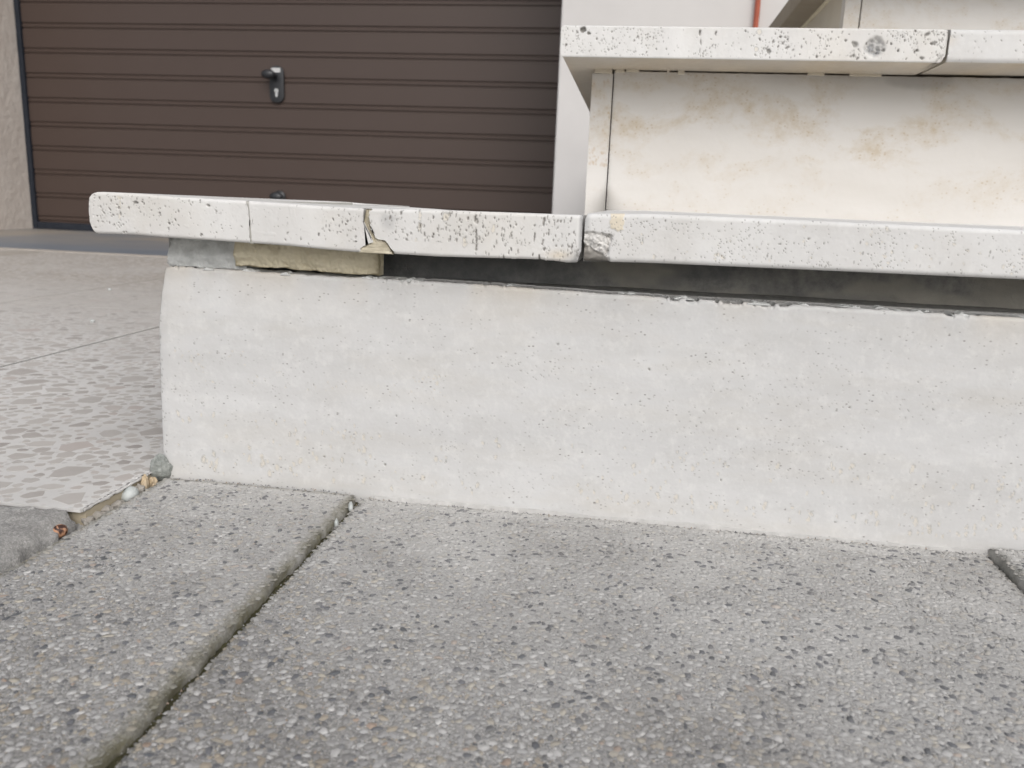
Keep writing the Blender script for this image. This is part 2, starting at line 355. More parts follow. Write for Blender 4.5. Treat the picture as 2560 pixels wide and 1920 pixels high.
def slab_meshes(W, L, seed, npeb, moss=1.0):
    s = slab_surface(W, L, seed); st = .0022
    bounce_cement = lambda x, y: sstep(L - .020, L - .004, y + .010 * fbm(x * 30, y * 8, 5, 3)) * .6 + sstep(.10, .37, y + .30 * (x - .1) + .06 * fbm(x * 9, y * 9, seed + 2, 3)) * (.7 + .3 * sstep(-.3, .3, fbm(x * 40, y * 40, seed + 4, 3)))  # bounced light painted as paler colour towards the riser, plus cement at its foot
    nx = int(W / st); ny = int(L / st); gx = np.linspace(0, W, nx + 1); gy = np.linspace(0, L, ny + 1)
    X, Y = np.meshgrid(gx, gy); Z, E = s(X, Y); Z = Z + .00035 * vn(X * 420, Y * 420, seed + 5)
    ex = .0020 * fbm(X * 60, Y * 60, seed + 8, 4) + .0004 * vn(X * 330, Y * 330, seed + 9)
    XX = X + np.where((X <= 0) | (X >= W), ex, 0); YY = Y + np.where((Y <= 0) | (Y >= L), ex, 0)
    V = np.stack([XX, YY, Z], -1).reshape(-1, 3); n = nx + 1
    i = np.arange(nx)[None, :]; j = np.arange(ny)[:, None]; a = j * n + i
    F = np.stack([a, a + 1, a + n + 1, a + n], -1).reshape(-1, 4)
    ring = np.concatenate([np.arange(0, nx), np.arange(0, ny) * n + nx, ny * n + np.arange(nx, 0, -1), np.arange(ny, 0, -1) * n])
    base = len(V); low = V[ring].copy(); low[:, 2] = -.04
    mid = V[ring].copy(); mid[:, 2] -= .008; c = np.array([W / 2, L / 2]); mid[:, :2] += .0011 * np.stack([vn(mid[:, 0] * 300, mid[:, 1] * 300, 3), vn(mid[:, 0] * 300, mid[:, 1] * 300, 4)], -1)
    V = np.concatenate([V, mid, low]); k = len(ring); q = np.arange(k); q1 = (q + 1) % k
    F = np.concatenate([F, np.stack([ring[q], base + q, base + q1, ring[q1]], -1), np.stack([base + q, base + k + q, base + k + q1, base + q1], -1)])
    me = np_mesh('paving_slab', V, F, True, {'edge': moss * np.concatenate([E.ravel(), np.ones(2 * k)]), 'bounce_cement': bounce_cement(V[:, 0], V[:, 1])})
    me.materials.append(M_pave)
    # pebbles: large ones first, packed with an occupancy raster
    rng = np.random.default_rng(seed); px = .00022; occ = np.zeros((int(L / px) + 2, int(W / px) + 2), bool)
    R = np.sort(.00040 + .0019 * rng.random(npeb) ** 5.5)[::-1]; P = []
    yy, xx = np.mgrid[-12:13, -12:13]
    for r in R:
        for t in range(4):
            x = rng.uniform(.0004, W - .0004); y = rng.uniform(.0004, L - .0004); i, j = int(x / px), int(y / px)
            if occ[j, i]: continue
            k2 = max(1, int(r * .80 / px)); j0, j1, i0, i1 = max(0, j - k2), j + k2 + 1, max(0, i - k2), i + k2 + 1
            if occ[j0:j1, i0:i1].mean() > .14: continue
            occ[j0:j1, i0:i1] = True; P.append((x, y, r)); break
    P = np.array(P); m = len(P)
    z, e = s(P[:, 0], P[:, 1])
    ang = np.arange(5) / 5 * 2 * np.pi
    dome = np.array([(0, 0, 1.0)] + [(.62 * math.cos(t), .62 * math.sin(t), .82) for t in ang] + [(math.cos(t + .5), math.sin(t + .5), -.1) for t in ang])
    fd = [(0, 1 + k, 1 + (k + 1) % 5) for k in range(5)]
    for k in range(5): a_, b_ = 1 + k, 1 + (k + 1) % 5; c_, d_ = a_ + 5, b_ + 5; fd += [(a_, c_, b_), (b_, c_, d_)]
    fd = np.array(fd); nv = len(dome)
    S = dome[None] * (1 + .22 * rng.standard_normal((m, nv, 1)))
    th = rng.uniform(0, 6.28, m); el = rng.uniform(.75, 1.45, m); r = P[:, 2]
    x = S[..., 0] * (r * el)[:, None]; y = S[..., 1] * (r / el)[:, None]
    c, s_ = np.cos(th)[:, None], np.sin(th)[:, None]
    hh = (.00017 + .16 * r * rng.uniform(.3, 1.5, m))
    VV = np.stack([x * c - y * s_ + P[:, :1], x * s_ + y * c + P[:, 1:2], S[..., 2] * hh[:, None] + z[:, None]], -1).reshape(-1, 3)
    FF = (fd[None] + (np.arange(m) * nv)[:, None, None]).reshape(-1, 3)
    tint = PAL[rng.choice(len(PAL), m, p=PW / PW.sum())] * rng.uniform(.8, 1.15, (m, 1))
    ag = np_mesh('exposed_aggregate', VV, FF, True, {'tint': np.repeat(tint, nv, 0), 'edge': np.repeat(e, nv) * .9 * moss, 'bounce_cement': np.repeat(bounce_cement(P[:, 0], P[:, 1]) * np.where(tint.mean(1) < .17, .2, 1.), nv)})
    ag.materials.append(M_agg)
    return me, ag
SW, SL = .418, .405
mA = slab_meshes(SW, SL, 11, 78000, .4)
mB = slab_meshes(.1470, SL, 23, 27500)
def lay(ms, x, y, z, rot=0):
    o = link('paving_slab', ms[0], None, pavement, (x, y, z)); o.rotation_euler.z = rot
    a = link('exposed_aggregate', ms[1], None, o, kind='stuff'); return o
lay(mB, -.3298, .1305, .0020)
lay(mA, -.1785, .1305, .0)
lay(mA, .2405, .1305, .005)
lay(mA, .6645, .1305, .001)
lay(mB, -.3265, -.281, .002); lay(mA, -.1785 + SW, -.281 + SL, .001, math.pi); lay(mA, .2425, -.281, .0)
# mossy dirt lying in the joints
def joint_fill(x0, x1, y0, y1, z, mat, amp=.0015):
    nx = max(3, int((x1 - x0) / .0015)); ny = max(3, int((y1 - y0) / .0015))
    X, Y = np.meshgrid(np.linspace(x0, x1, nx + 1), np.linspace(y0, y1, ny + 1))
    Z = z + amp * fbm(X * 260, Y * 260, 3, 3); n = nx + 1; i = np.arange(nx)[None]; j = np.arange(ny)[:, None]; a = j * n + i
    me = np_mesh('joint_fill', np.stack([X, Y, Z], -1).reshape(-1, 3), np.stack([a, a + 1, a + n + 1, a + n], -1).reshape(-1, 4))
    return link('joint_fill', me, mat, pavement, kind='stuff')
joint_fill(-.1875, -.1770, .11, .5365, -.0050, M_moss)
joint_fill(.2385, .2435, .11, .5365, -.006, M_moss)
joint_fill(-.346, -.325, .0, .452, -.0130, M_moss, .003); joint_fill(-.346, -.325, .45, .56, -.0060, M_kerb, .004)
# rough concrete margin in front of the terrazzo
stone_bm = None
def margin():
    st = .003; x0, x1, y0, y1 = -.95, -.3390, -.28, .4495
    nx = int((x1 - x0) / st); ny = int((y1 - y0) / st)
    X, Y = np.meshgrid(np.linspace(x0, x1, nx + 1), np.linspace(y0, y1, ny + 1))
    X = X + np.where(X > x1 - .02, .0055 * fbm(Y * 80, 0 * Y, 4, 4) * sstep(x1 - .02, x1, X), 0)
    d = x1 - X; drop = .0075 * (1 - sstep(0, .007, d + .005 * fbm(X * 90, Y * 90, 8, 4))) ** 1.3
    Z = .0062 - drop + .0007 * fbm(X * 40, Y * 40, 5, 4) + .0011 * vn(X * 260, Y * 260, 6)
    n = nx + 1; i = np.arange(nx)[None]; j = np.arange(ny)[:, None]; a = j * n + i
    V = np.stack([X, Y, Z], -1).reshape(-1, 3); F = np.stack([a, a + 1, a + n + 1, a + n], -1).reshape(-1, 4)
    e = np.arange(ny + 1) * n + nx; low = V[e].copy(); low[:, 2] = -.05; b = len(V); k = np.arange(ny)
    F = np.concatenate([F, np.stack([e[k], b + k, b + k + 1, e[k + 1]], -1)])
    VV = np.concatenate([V, low]); return np_mesh('concrete_margin', VV, F, True, {'bounce_cement': .35 + .5 * fbm(VV[:, 0] * 30, VV[:, 1] * 30, 7, 3)})  # patchy paler concrete, at random
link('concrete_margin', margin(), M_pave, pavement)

# ------------------------------------------------------------------ driveway of terrazzo with angular stone chips
driveway = box('driveway', (-4.2, .458, -.056), (-.3465, 3.6, -.046), M_screed, kind='structure')
TZ = .007
tiles = [(-.6885, -.3380, .452, .8610), (-.6885, -.3380, .8630, 1.60), (-.6885, -.3380, 1.602, 2.30), (-.3370, 5.0, .99, 2.30),
         (-1.060, -.6940, .452, 1.275), (-1.060, -.6940, 1.277, 2.30), (-1.75, -1.0620, .452, 1.275), (-1.75, -1.0620, 1.277, 2.30), (-4.2, -1.752, .452, 2.30)]
box('screed_bed', (-4.2, .456, -.044), (-.3375, 2.30, .0046), M_screed, driveway)
def chip_polys(rng, x0, x1, y0, y1, n):
    P = []; cell = {}
    k = 0
    while len(P) < n and k < n * (16 if n < 2600 else 5):
        k += 1; r = .0042 + .0140 * rng.random() ** 1.6; x = rng.uniform(x0 + .004, x1 - .004); y = rng.uniform(y0 + .004, y1 - .004)
        r = min(r, x - x0 - .001, x1 - x - .001, y - y0 - .001, y1 - y - .001)
        if r < .003: continue
        c = (int(x / .034), int(y / .034)); ok = True
        for i in (-1, 0, 1):
            for j in (-1, 0, 1):
                for (a, b, q) in cell.get((c[0] + i, c[1] + j), ()):
                    if (a - x) ** 2 + (b - y) ** 2 < ((q + r) * .86) ** 2: ok = False
        if not ok: continue
        cell.setdefault(c, []).append((x, y, r)); nv = rng.randint(5, 8); th = rng.uniform(0, 6.28); el = rng.uniform(.72, 1.0)
        pts = []
        for q in range(nv):
            t = 6.283 * (q + rng.uniform(-.3, .3)) / nv; rr = r * rng.uniform(.78, 1.12)
            a, b = rr * math.cos(t), rr * math.sin(t) * el; pts.append((a * math.cos(th) - b * math.sin(th), a * math.sin(th) + b * math.cos(th)))
        P.append((x, y, r, pts))
    return P
def chip_geo(P, base=0):
    V = []; F = []; rn = []
    for (x, y, r, pts) in P:
        n = len(pts); b = len(V); q = RNG.random()
        V += [(x + a * .96, y + c * .96, .00012) for a, c in pts] + [(x + a, y + c, -.0008) for a, c in pts]; rn += [q] * (2 * n)
        F.append(tuple(range(b, b + n))); F += [(b + k, b + n + k, b + n + (k + 1) % n, b + (k + 1) % n) for k in range(n)]
    me = bpy.data.meshes.new('stone_chip'); me.from_pydata(V, [], F); t = me.attributes.new('rnd', 'FLOAT', 'POINT'); t.data.foreach_set('value', rn)
    return me
budget = 300
for ti, (x0, x1, y0, y1) in enumerate(tiles):
    t = box('terrazzo_panel', (x0, y0, .0048), (x1, y1, TZ), M_terr, driveway) if ti != 3 else box('terrazzo_panel', (x0, y0, .0048), (x1, y1, TZ), M_terr, driveway)
    area = (x1 - x0) * (y1 - y0); far = y0 > 1.5 or x1 < -1.1 or ti == 3
    if ti in (3, 8): continue
    rng = random.Random(40 + ti)
    P = chip_polys(rng, x0, x1, y0, y1, int(area * (7500 if not far else 3000)))
    P.sort(key=lambda p: -p[2] / (math.hypot(p[0], p[1]) ** 2))
    own = 0 if ti not in (0, 1, 4) else {0: 190, 1: 60, 4: 50}[ti]
    for p in P[:own]:
        c = link('stone_chip', chip_geo([(0, 0, p[2], p[3])]), M_chip, t, (p[0], p[1], TZ))
    if P[own:]:
        c = link('small_stone_chips', chip_geo(P[own:]), M_chip, t, (0, 0, TZ), kind='stuff')
# the crumbling lip of the terrazzo along the joint
lip = stone('broken_lip', K(0), K(.100), lambda x: .0071 + .0006 * fbm(x * 260, 0, 5, 3), lambda x: .0052 + .0012 * fbm(x * 160, 3, 6, 4), 0, .006, .0012, M_terr, driveway, wave=.0012, bev=.0008, seed=9)
lip.matrix_basis = Matrix(((0, -1, 0, -.3362), (1, 0, 0, .4535), (0, 0, 1, 0), (0, 0, 0, 1)))
box('joint_dirt', (-.6938, .456, .0045), (-.6887, 2.30, .0056), M_joint, driveway); box('joint_dirt', (-.6885, .8612, .0045), (-.3400, .8628, .0064), M_joint, driveway)
box('joint_dirt', (-1.0618, .456, .0045), (-1.0602, 2.30, .0064), M_joint, driveway)
# sill slab in front of the garage door
box('sill_slab', (-4.2, 2.345, -.04), (5.0, 3.62, .003), M_sill, driveway)
box('sill_edging', (-4.2, 2.302, -.04), (5.0, 2.343, .0085), M_edge, driveway, bev=.002)

# ================================================================== HOUSE
house = empty('house', (0, 3.2, 0), label='pale plastered house wall around the recessed garage doorway', cat='house')
def hp(name, lo, hi, mat, bev=0):
    o = box(name, (lo[0], lo[1] - 3.2, lo[2]), (hi[0], hi[1] - 3.2, hi[2]), mat, house, bev); return o
hp('wall', (-.2865, 2.9, -.05), (6.0, 3.75, 3.4), M_wall, .006)
lw = hp('wall', (-6.0, 2.88, -.05), (-2.735, 3.75, 3.4), M_rough_wall, .006); lw['label'] = 'rough textured plaster pier left of the garage door'
hp('lintel', (-2.735, 2.9, 2.15), (-.2865, 3.75, 3.4), M_wall)
hp('ceiling', (-6, 2.88, 3.4), (6, 3.75, 3.5), M_wall)
hp('interior_wall', (-6, 3.76, -.05), (6, 3.9, 3.5), M_wall)
pipe_bm = bmesh.new(); bmesh.ops.create_cone(pipe_bm, segments=24, radius1=.0085, radius2=.0085, depth=3.0, cap_ends=True)
bmesh.ops.translate(pipe_bm, verts=pipe_bm.verts, vec=(0, 0, 1.55))
pipe = link('wall_pipe', bm_mesh('wall_pipe', pipe_bm, True), M_red, None, (.338, 2.886, 0), label='thin red vertical pipe fixed to the pale house wall', cat='pipe')
for z in (.5, 1.6, 2.6):
    b = bmesh.new(); bmesh.ops.create_cone(b, segments=24, radius1=.0105, radius2=.0105, depth=.018, cap_ends=True)
    box_bm((-.006, .006, -.006), (.006, .014, .006), bm=b); link('pipe_clip', bm_mesh('pipe_clip', b), M_red, pipe, (0, 0, z))

# ================================================================== GARAGE DOOR
gd = empty('garage_door', (-1.54, 3.5, 0), kind='thing', label='dark brown ribbed metal garage door with black lock plate', cat='garage door')
DX0, DX1 = -2.712 + 1.54, -.27 + 1.54
PER, PAIR = .1035, .019
prof = [(0.0, 0.0)]
def groove(z, w=.0120, d=.0046): return [(z - w / 2, 0), (z - w * .18, d), (z + w * .18, d), (z + w / 2, 0)]
prof = groove(PAIR * .5 - .0095 + .0045) + groove(PAIR + .0045) + [(PER, 0)]
prof = [(0, 0)] + [p for p in prof if p[0] > 0.0002]
def panel_mesh():
    b = bmesh.new(); vs = []
    for z, d in prof: vs.append([b.verts.new((x, d, z)) for x in (DX0, DX1)])
    for a, c in zip(vs, vs[1:]): b.faces.new((a[0], a[1], c[1], c[0]))
    back = [[b.verts.new((x, .03, z)) for x in (DX0, DX1)] for z in (PER, 0)]
    b.faces.new((vs[-1][0], vs[-1][1], back[0][1], back[0][0])); b.faces.new((back[0][0], back[0][1], back[1][1], back[1][0])); b.faces.new((back[1][0], back[1][1], vs[0][1], vs[0][0]))
    for e in (0, 1): b.faces.new([v[e] for v in vs] + [back[0][e], back[1][e]])
    return bm_mesh('panel', b)
pm = panel_mesh(); pm.materials.append(M_door)
for k in range(20):
    link('panel', pm, None, gd, (0, 0, .0357 + PER * k))
for nm, lo, hi in (('frame_post', (DX0 - .030, -.012, 0), (DX0 - .002, .05, 2.15)), ('frame_post', (DX1 + .002, -.01, 0), (DX1 + .04, .05, 2.15)), ('frame_head', (DX0, -.03, 2.107), (DX1, .05, 2.15))):
    box(nm, lo, hi, M_seal, gd, .003)
box('bottom_seal', (DX0, -.012, .0035), (DX1, .028, .0350), M_seal, gd, .004)
def rounded_plate(wd, ht, th, rr, seg=8):
    b = bmesh.new(); ring = []
    for cx, cz, a0 in ((wd / 2 - rr, ht / 2 - rr, 0), (-wd / 2 + rr, ht / 2 - rr, 90), (-wd / 2 + rr, -ht / 2 + rr, 180), (wd / 2 - rr, -ht / 2 + rr, 270)):
        for k in range(seg + 1): a = math.radians(a0 + 90 * k / seg); ring.append((cx + rr * math.cos(a), cz + rr * math.sin(a)))
    f = b.faces.new([b.verts.new((x, 0, z)) for x, z in ring])
    g = bmesh.ops.extrude_face_region(b, geom=[f]); bmesh.ops.translate(b, verts=[v for v in g['geom'] if isinstance(v, bmesh.types.BMVert)], vec=(0, -th, 0))
    fr = [e for e in b.edges if all(abs(v.co.y + th) < 1e-6 for v in e.verts)]
    bmesh.ops.bevel(b, geom=fr, offset=.0025, segments=3, profile=.5, affect='EDGES'); return b
plate = link('lock_plate', bm_mesh('lock_plate', rounded_plate(.064, .148, .010, .028), True), M_black, gd, (0, -.0005, .6555))
def lathe(pts, seg=28):   # axis along -Y
    b = bmesh.new(); rings = []
    for r, d in pts: rings.append([b.verts.new((r * math.cos(6.28319 * k / seg), -d, r * math.sin(6.28319 * k / seg))) for k in range(seg)] if r > 1e-6 else [b.verts.new((0, -d, 0))])
    for a, c in zip(rings, rings[1:]):
        for k in range(seg):
            k1 = (k + 1) % seg; f = [a[k % len(a)], a[k1 % len(a)], c[k1 % len(c)], c[k % len(c)]]
            f = list(dict.fromkeys(f)); b.faces.new(f)
    return b
kb = lathe([(.011, 0), (.010, .014), (.012, .022), (.019, .028), (.024, .038), (.023, .048), (.016, .056), (0, .059)])
for v in kb.verts:
    if v.co.y < -.02: v.co.z *= .78; v.co.x = v.co.x * 1.28 - .014
    else: v.co.x -= .002
link('knob', bm_mesh('knob', kb, True), M_black, plate, (-.003, -.0095, .034))
eb = bmesh.new()
cyl = [(.0085 * math.cos(a), .0085 * math.sin(a) + .008) for a in [math.radians(-55 + 290 * k / 20) for k in range(21)]] + [(-.0050, -.012), (-.0035, -.0165), (0, -.018), (.0035, -.0165), (.0050, -.012)]
f = eb.faces.new([eb.verts.new((x, 0, z)) for x, z in cyl]); g = bmesh.ops.extrude_face_region(eb, geom=[f])
bmesh.ops.translate(eb, verts=[v for v in g['geom'] if isinstance(v, bmesh.types.BMVert)], vec=(0, -.004, 0))
link('lock_cylinder', bm_mesh('lock_cylinder', eb), M_steel, plate, (0, -.0095, -.034))
box('keyhole', (-.0010, -.0146, -.031), (.0010, -.0136, -.0235), M_black, plate)
link('label_sticker', bm_mesh('label_sticker', box_bm((-.0195, -.0008, -.0085), (.0195, 0, .0085), .0003)), M_sticker, plate, (-.001, -.0102, .0565))
pk = empty('pull_knob', (0, 0, .185), parent=gd)
kn = lathe([(.027, 0), (.027, .004), (.024, .007), (.011, .009), (.011, .018), (.022, .026), (.028, .036), (.026, .045), (.016, .052), (0, .054)])
for v in kn.verts:
    if v.co.y < -.02: v.co.z *= .72; v.co.x *= 1.1
bpy.data.objects.remove(pk)
link('pull_knob', bm_mesh('pull_knob', kn, True), M_black, gd, (0, -.0005, .190))

# ================================================================== STAIRCASE
st = empty('stone_staircase', (0, .54, 0), label='pale travertine entrance steps with cracked lowest tread and open gap above the riser', cat='stairs')
def S(o): o.location.y -= .54; return o
def SP(o, p): o.parent = p; o.location = (0, 0, 0); return o
Y1 = .515
atop = poly([(-.40, .2056), (-.3496, .2057), (-.3247, .2056), (-.3012, .2046), (-.278, .2041), (-.2493, .2038), (-.221, .2031), (-.1987, .2024), (-.1722, .2021), (-.1439, .2027), (-.1224, .2029), (-.03, .2034)])
abot = poly([(-.40, .178), (-.3566, .178), (-.3324, .1785), (-.3039, .1776), (-.2792, .1773), (-.2491, .1767), (-.2216, .1761), (-.199, .175), (-.1767, .1742), (-.1491, .1742), (-.1218, .1739), (-.0543, .1753), (-.0383, .1745), (-.03, .1748)])
def tcurve(pts, z0, z1):   # (x, z) points of an edge -> x as a function of 0..1 height
    p = np.array(sorted([((z - z0) / (z1 - z0), x) for x, z in pts])); return lambda t: np.interp(t, p[:, 0], p[:, 1])
eA = tcurve([(-.3508, .2057), (-.3550, .2054), (-.3580, .2043), (-.3605, .2015), (-.3615, .1939), (-.3613, .1852), (-.3590, .1800), (-.3576, .1785), (-.3566, .178)], .178, .2057)
c1 = tcurve([(-.2493, .2036), (-.2478, .1984), (-.2465, .1921), (-.2476, .1857), (-.2473, .1771)], .1768, .2038)
cL = tcurve([(-.1722, .2021), (-.1717, .1941), (-.1695, .1901), (-.1656, .1845), (-.165, .1814), (-.1711, .1784), (-.175, .1746)], .1743, .2021)
cR = tcurve([(-.1662, .2021), (-.1673, .1964), (-.1662, .1892), (-.1628, .183), (-.1568, .1822), (-.1535, .1782), (-.1507, .1741)], .1741, .2021)
add = lambda f, d, sd_: (lambda t: f(t) + d + .0011 * fbm(np.asarray(t, float) * 10, .1, sd_, 4))
addj = lambda f, d, sd_: (lambda t: f(t) + d + .0020 * fbm(np.asarray(t, float) * 12, .1, sd_, 4) + .0007 * vn(np.asarray(t, float) * 46, .4, sd_ + 5))
cA = gen_pits(RNG, 240, -.36, -.25, .179, .204, (.0003, .0010), (.8, 2.2), (-1, 1), lambda x, z: .3 + .7 * sstep(-.2, .4, vn(x * 70, z * 70, 3))) + \
     gen_pits(RNG, 22, -.36, -.335, .182, .203, (.0007, .0014), (.7, 1.2), (-1, 1)) + \
     [(-.3385, .2025, .0016, .0012, 0, .6, 'oval'), (-.327, .1998, .0022, .0009, 0, 1, 'pit'), (-.3225, .2003, .0010, .0008, 0, 1, 'pit'), (-.2765, .1995, .0018, .0011, 0, .8, 'pit'),
      (-.3385, .198, .0008, .0022, 0, 1, 'oval'), (-.3395, .190, .0008, .002, 0, 1, 'oval')]
cB = gen_pits(RNG, 120, -.246, -.168, .176, .202, (.0003, .0009), (.8, 2.5), (-.6, .6), lambda x, z: .2 + .8 * sstep(-.22, -.185, x))
vband = lambda x, z: .30 + .70 * sstep(-.25, .5, vn(x * 150 + .6 * vn(z * 120, .2, 4), z * 45, 9))
cC = gen_pits(RNG, 430, -.166, -.033, .175, .2025, (.0003, .0009), (1.4, 3.6), (-.25, .15), vband) + \
     gen_pits(RNG, 26, -.155, -.04, .178, .201, (.0005, .0012), (1.6, 3.0), (-.3, .2), vband) + \
     [(-.0985, .1985, .0011, .0035, -.1, 1, 'pit'), (-.0975, .182, .0007, .006, -.05, 1, 'pit'), (-.0978, .190, .0006, .005, .05, 1, 'pit'), (-.0555, .1985, .0010, .003, 0, 1, 'pit'), (-.061, .1885, .0006, .0035, -.1, 1, 'pit'), (-.0555, .186, .0007, .003, -.2, 1, 'pit'),
      (-.0575, .1765, .001, .002, 0, 1, 'pit'), (-.080, .1755, .0008, .0018, 0, 1, 'pit'), (-.134, .199, .0010, .0026, 0, 1.2, 'oval'), (-.134, .1925, .0014, .0026, 0, 1.2, 'oval'), (-.117, .1995, .0022, .0030, 0, 1.2, 'oval'), (-.105, .184, .0013, .0035, .1, 1, 'oval'), (-.087, .1925, .0013, .0024, 0, 1, 'oval'),
      (-.1365, .182, .0008, .003, 0, 1, 'oval'), (-.131, .187, .0007, .0014, 0, 1, 'pit'), (-.1465, .2, .0008, .0022, -.2, 1.0, 'pit')]
TD = .40
fragA = S(stone('tread_fragment', eA, add(c1, -.0010, 1), atop, abot, Y1, TD, .00045, M_tread, st, cA, .0022, seed=21, back_top=.0036))
def exB(X, Z, D, A):   # faint soiling near the open crack
    pass
S(stone('tread_fragment', add(c1, .0009, 5), addj(cL, 0, 2), atop, abot, Y1 + .0004, TD, .00045, M_tread, st, cB, .0022, seed=22, back_top=.0048))
botC = lambda x: abot(x) - .0010 * np.maximum(0, fbm(x * 300, 1.0, 5, 3) + .1) * (x > -.075)
def exC(X, Z, D, A):
    q = (1 - sstep(.2, 1.0, np.hypot((X + .1545) / .0075, (Z - .1945) / .0075) + .35 * fbm(X * 300, Z * 300, 4, 3)))
    A['soot'][:] = np.maximum(A['soot'], q * .30)
    e = (X + .0316) + .35 * (.1745 - Z)     # grime worn round the lower right corner
    q = sstep(-.013, -.001, e + .004 * fbm(X * 260, Z * 260, 6, 3)) * (1 - sstep(.176, .192, Z))
    A['soot'][:] = np.maximum(A['soot'], q * .62)
    q2 = np.exp(-((X + .045) / .008) ** 2 - ((Z - .1785) / .003) ** 2); A['stain'][:] = np.maximum(A['stain'], q2 * .55)
    A['soot'][:] = np.maximum(A['soot'], .6 * sstep(-.0345, -.0318, X))
    D[:] += .0025 * sstep(-.036, -.0312, X + .5 * np.maximum(0, .181 - Z)) ** 2
xrC = lambda t: -.0316 - .0030 * np.clip(.22 - np.asarray(t, float), 0, 1) / .22 * .8
fragC = S(stone('tread_fragment', addj(cR, .0003, 3), xrC, atop, botC, Y1 + .0002, TD, .00045, M_tread, st, cC, .0022, extra=exC, seed=23, back_top=.0050))
# mortar that fills the two breaks
SP(stone('crack_filler', add(c1, -.0016, 1), add(c1, .0016, 1), lambda x: atop(x) - .0004, lambda x: abot(x) - .0003, Y1 + .0011, .2, .0006, M_filler2, st, (), .0008, wave=.0006, seed=31), fragA)
fl = lambda t: cL(t) + .0019 - .0045 * np.clip(.35 - t, 0, 1); fr_ = lambda t: np.maximum(cR(t) - .0012 + .0012 * fbm(np.asarray(t, float) * 11, .6, 133, 3), fl(t) + .0012)
SP(stone('crack_filler', fl, fr_, lambda x: atop(x) - .0006, lambda x: abot(x) - .0004, Y1 + .0022, .05, .0006, M_filler, st, (), .0008, wave=.0022, seed=32, extra=lambda X, Z, D, A: D.__iadd__(.0022 * sstep(.182, .188, Z) + .0006 * fbm(X * 500, Z * 500, 134, 3))), fragC)
# right-hand slab of the lowest tread
dtop = poly([(-.031, .2044), (.01, .2060), (.10, .2058), (.23, .2052), (.7, .2052)]); dbot = poly([(-.031, .1752), (.01, .1763), (.12, .1768), (.23, .1772), (.7, .1772)])
dchip = poly([(-.032, .1872), (-.0257, .184), (-.0233, .1821), (-.019, .1807), (-.0152, .1773), (-.0120, .1742)])
def exD(X, Z, D, A):
    jg = .0007 * fbm(X * 500, Z * 500, 3, 4)
    lower = sstep(-.0006, .0006, dchip(X) - Z + jg) * (X < -.0122)
    D[:] = D * (1 - lower) + lower * (.0045 + .005 * sstep(0, .010, dchip(X) - Z) + .003 * fbm(X * 190, Z * 190, 8, 4))
    sh = sstep(-.0008, .0008, (.1935 - .10 * (X + .03) + .002 * fbm(X * 260, 0 * Z, 2, 3)) - Z) * sstep(-.0008, .0008, -.0142 - X + .0016 * fbm(Z * 260, 0 * X, 5, 3)) * (1 - lower)
    D[:] += sh * (.0020 + .0030 * fbm(X * 330, Z * 330, 12, 4) + .0018 * fbm(X * 900, Z * 900, 13, 2))
    A['stain'][:] = np.maximum(A['stain'], lower * .30 + sh * .10); A['soot'][:] = np.maximum(A['soot'], lower * .12 + sh * .05)
    gr = (1 - sstep(-.0302, -.0255, X)) * sstep(.188, .196, Z) * .45; A['soot'][:] = np.maximum(A['soot'], gr)
    q = (np.abs(X + .0106) < .0042 + .0012 * fbm(Z * 600, 0 * X, 4, 3)) & (Z > .1945 + .45 * np.abs(X + .0090) + .001 * fbm(X * 700, 0 * Z, 5, 2))
    A['patch'][:] = np.maximum(A['patch'], q * .75); D[:] -= q * .0004
    A['pit'][lower > .3] *= .2
dens = lambda x, z: .12 + .88 * sstep(-.12, .25, fbm(x * 55, z * 75, 14, 3))
dp_ = gen_pits(RNG, 1500, -.03, .34, .178, .2045, (.00026, .00050), (.7, 1.8), (-.8, .8), dens) + gen_pits(RNG, 60, -.01, .3, .19, .2045, (.0004, .0009), (.7, 1.8), (-.8, .8), dens) + \
      gen_pits(RNG, 60, 0, .30, .18, .203, (.0008, .0017), (.7, 1.5), (-.6, .6), dens, kind='oval')
xlD = lambda t: -.0302 + .0012 * sstep(.86, 1, np.asarray(t, float))
S(stone('tread', xlD, K(.46), dtop, dbot, Y1 + .0008, TD, .00055, M_tread2, st, dp_, .0028, extra=exD, seed=24))
S(stone('tread', K(.4615), K(1.3), K(.2052), K(.1772), Y1 + .0005, TD, .004, M_tread2, st, (), .0028, seed=25))
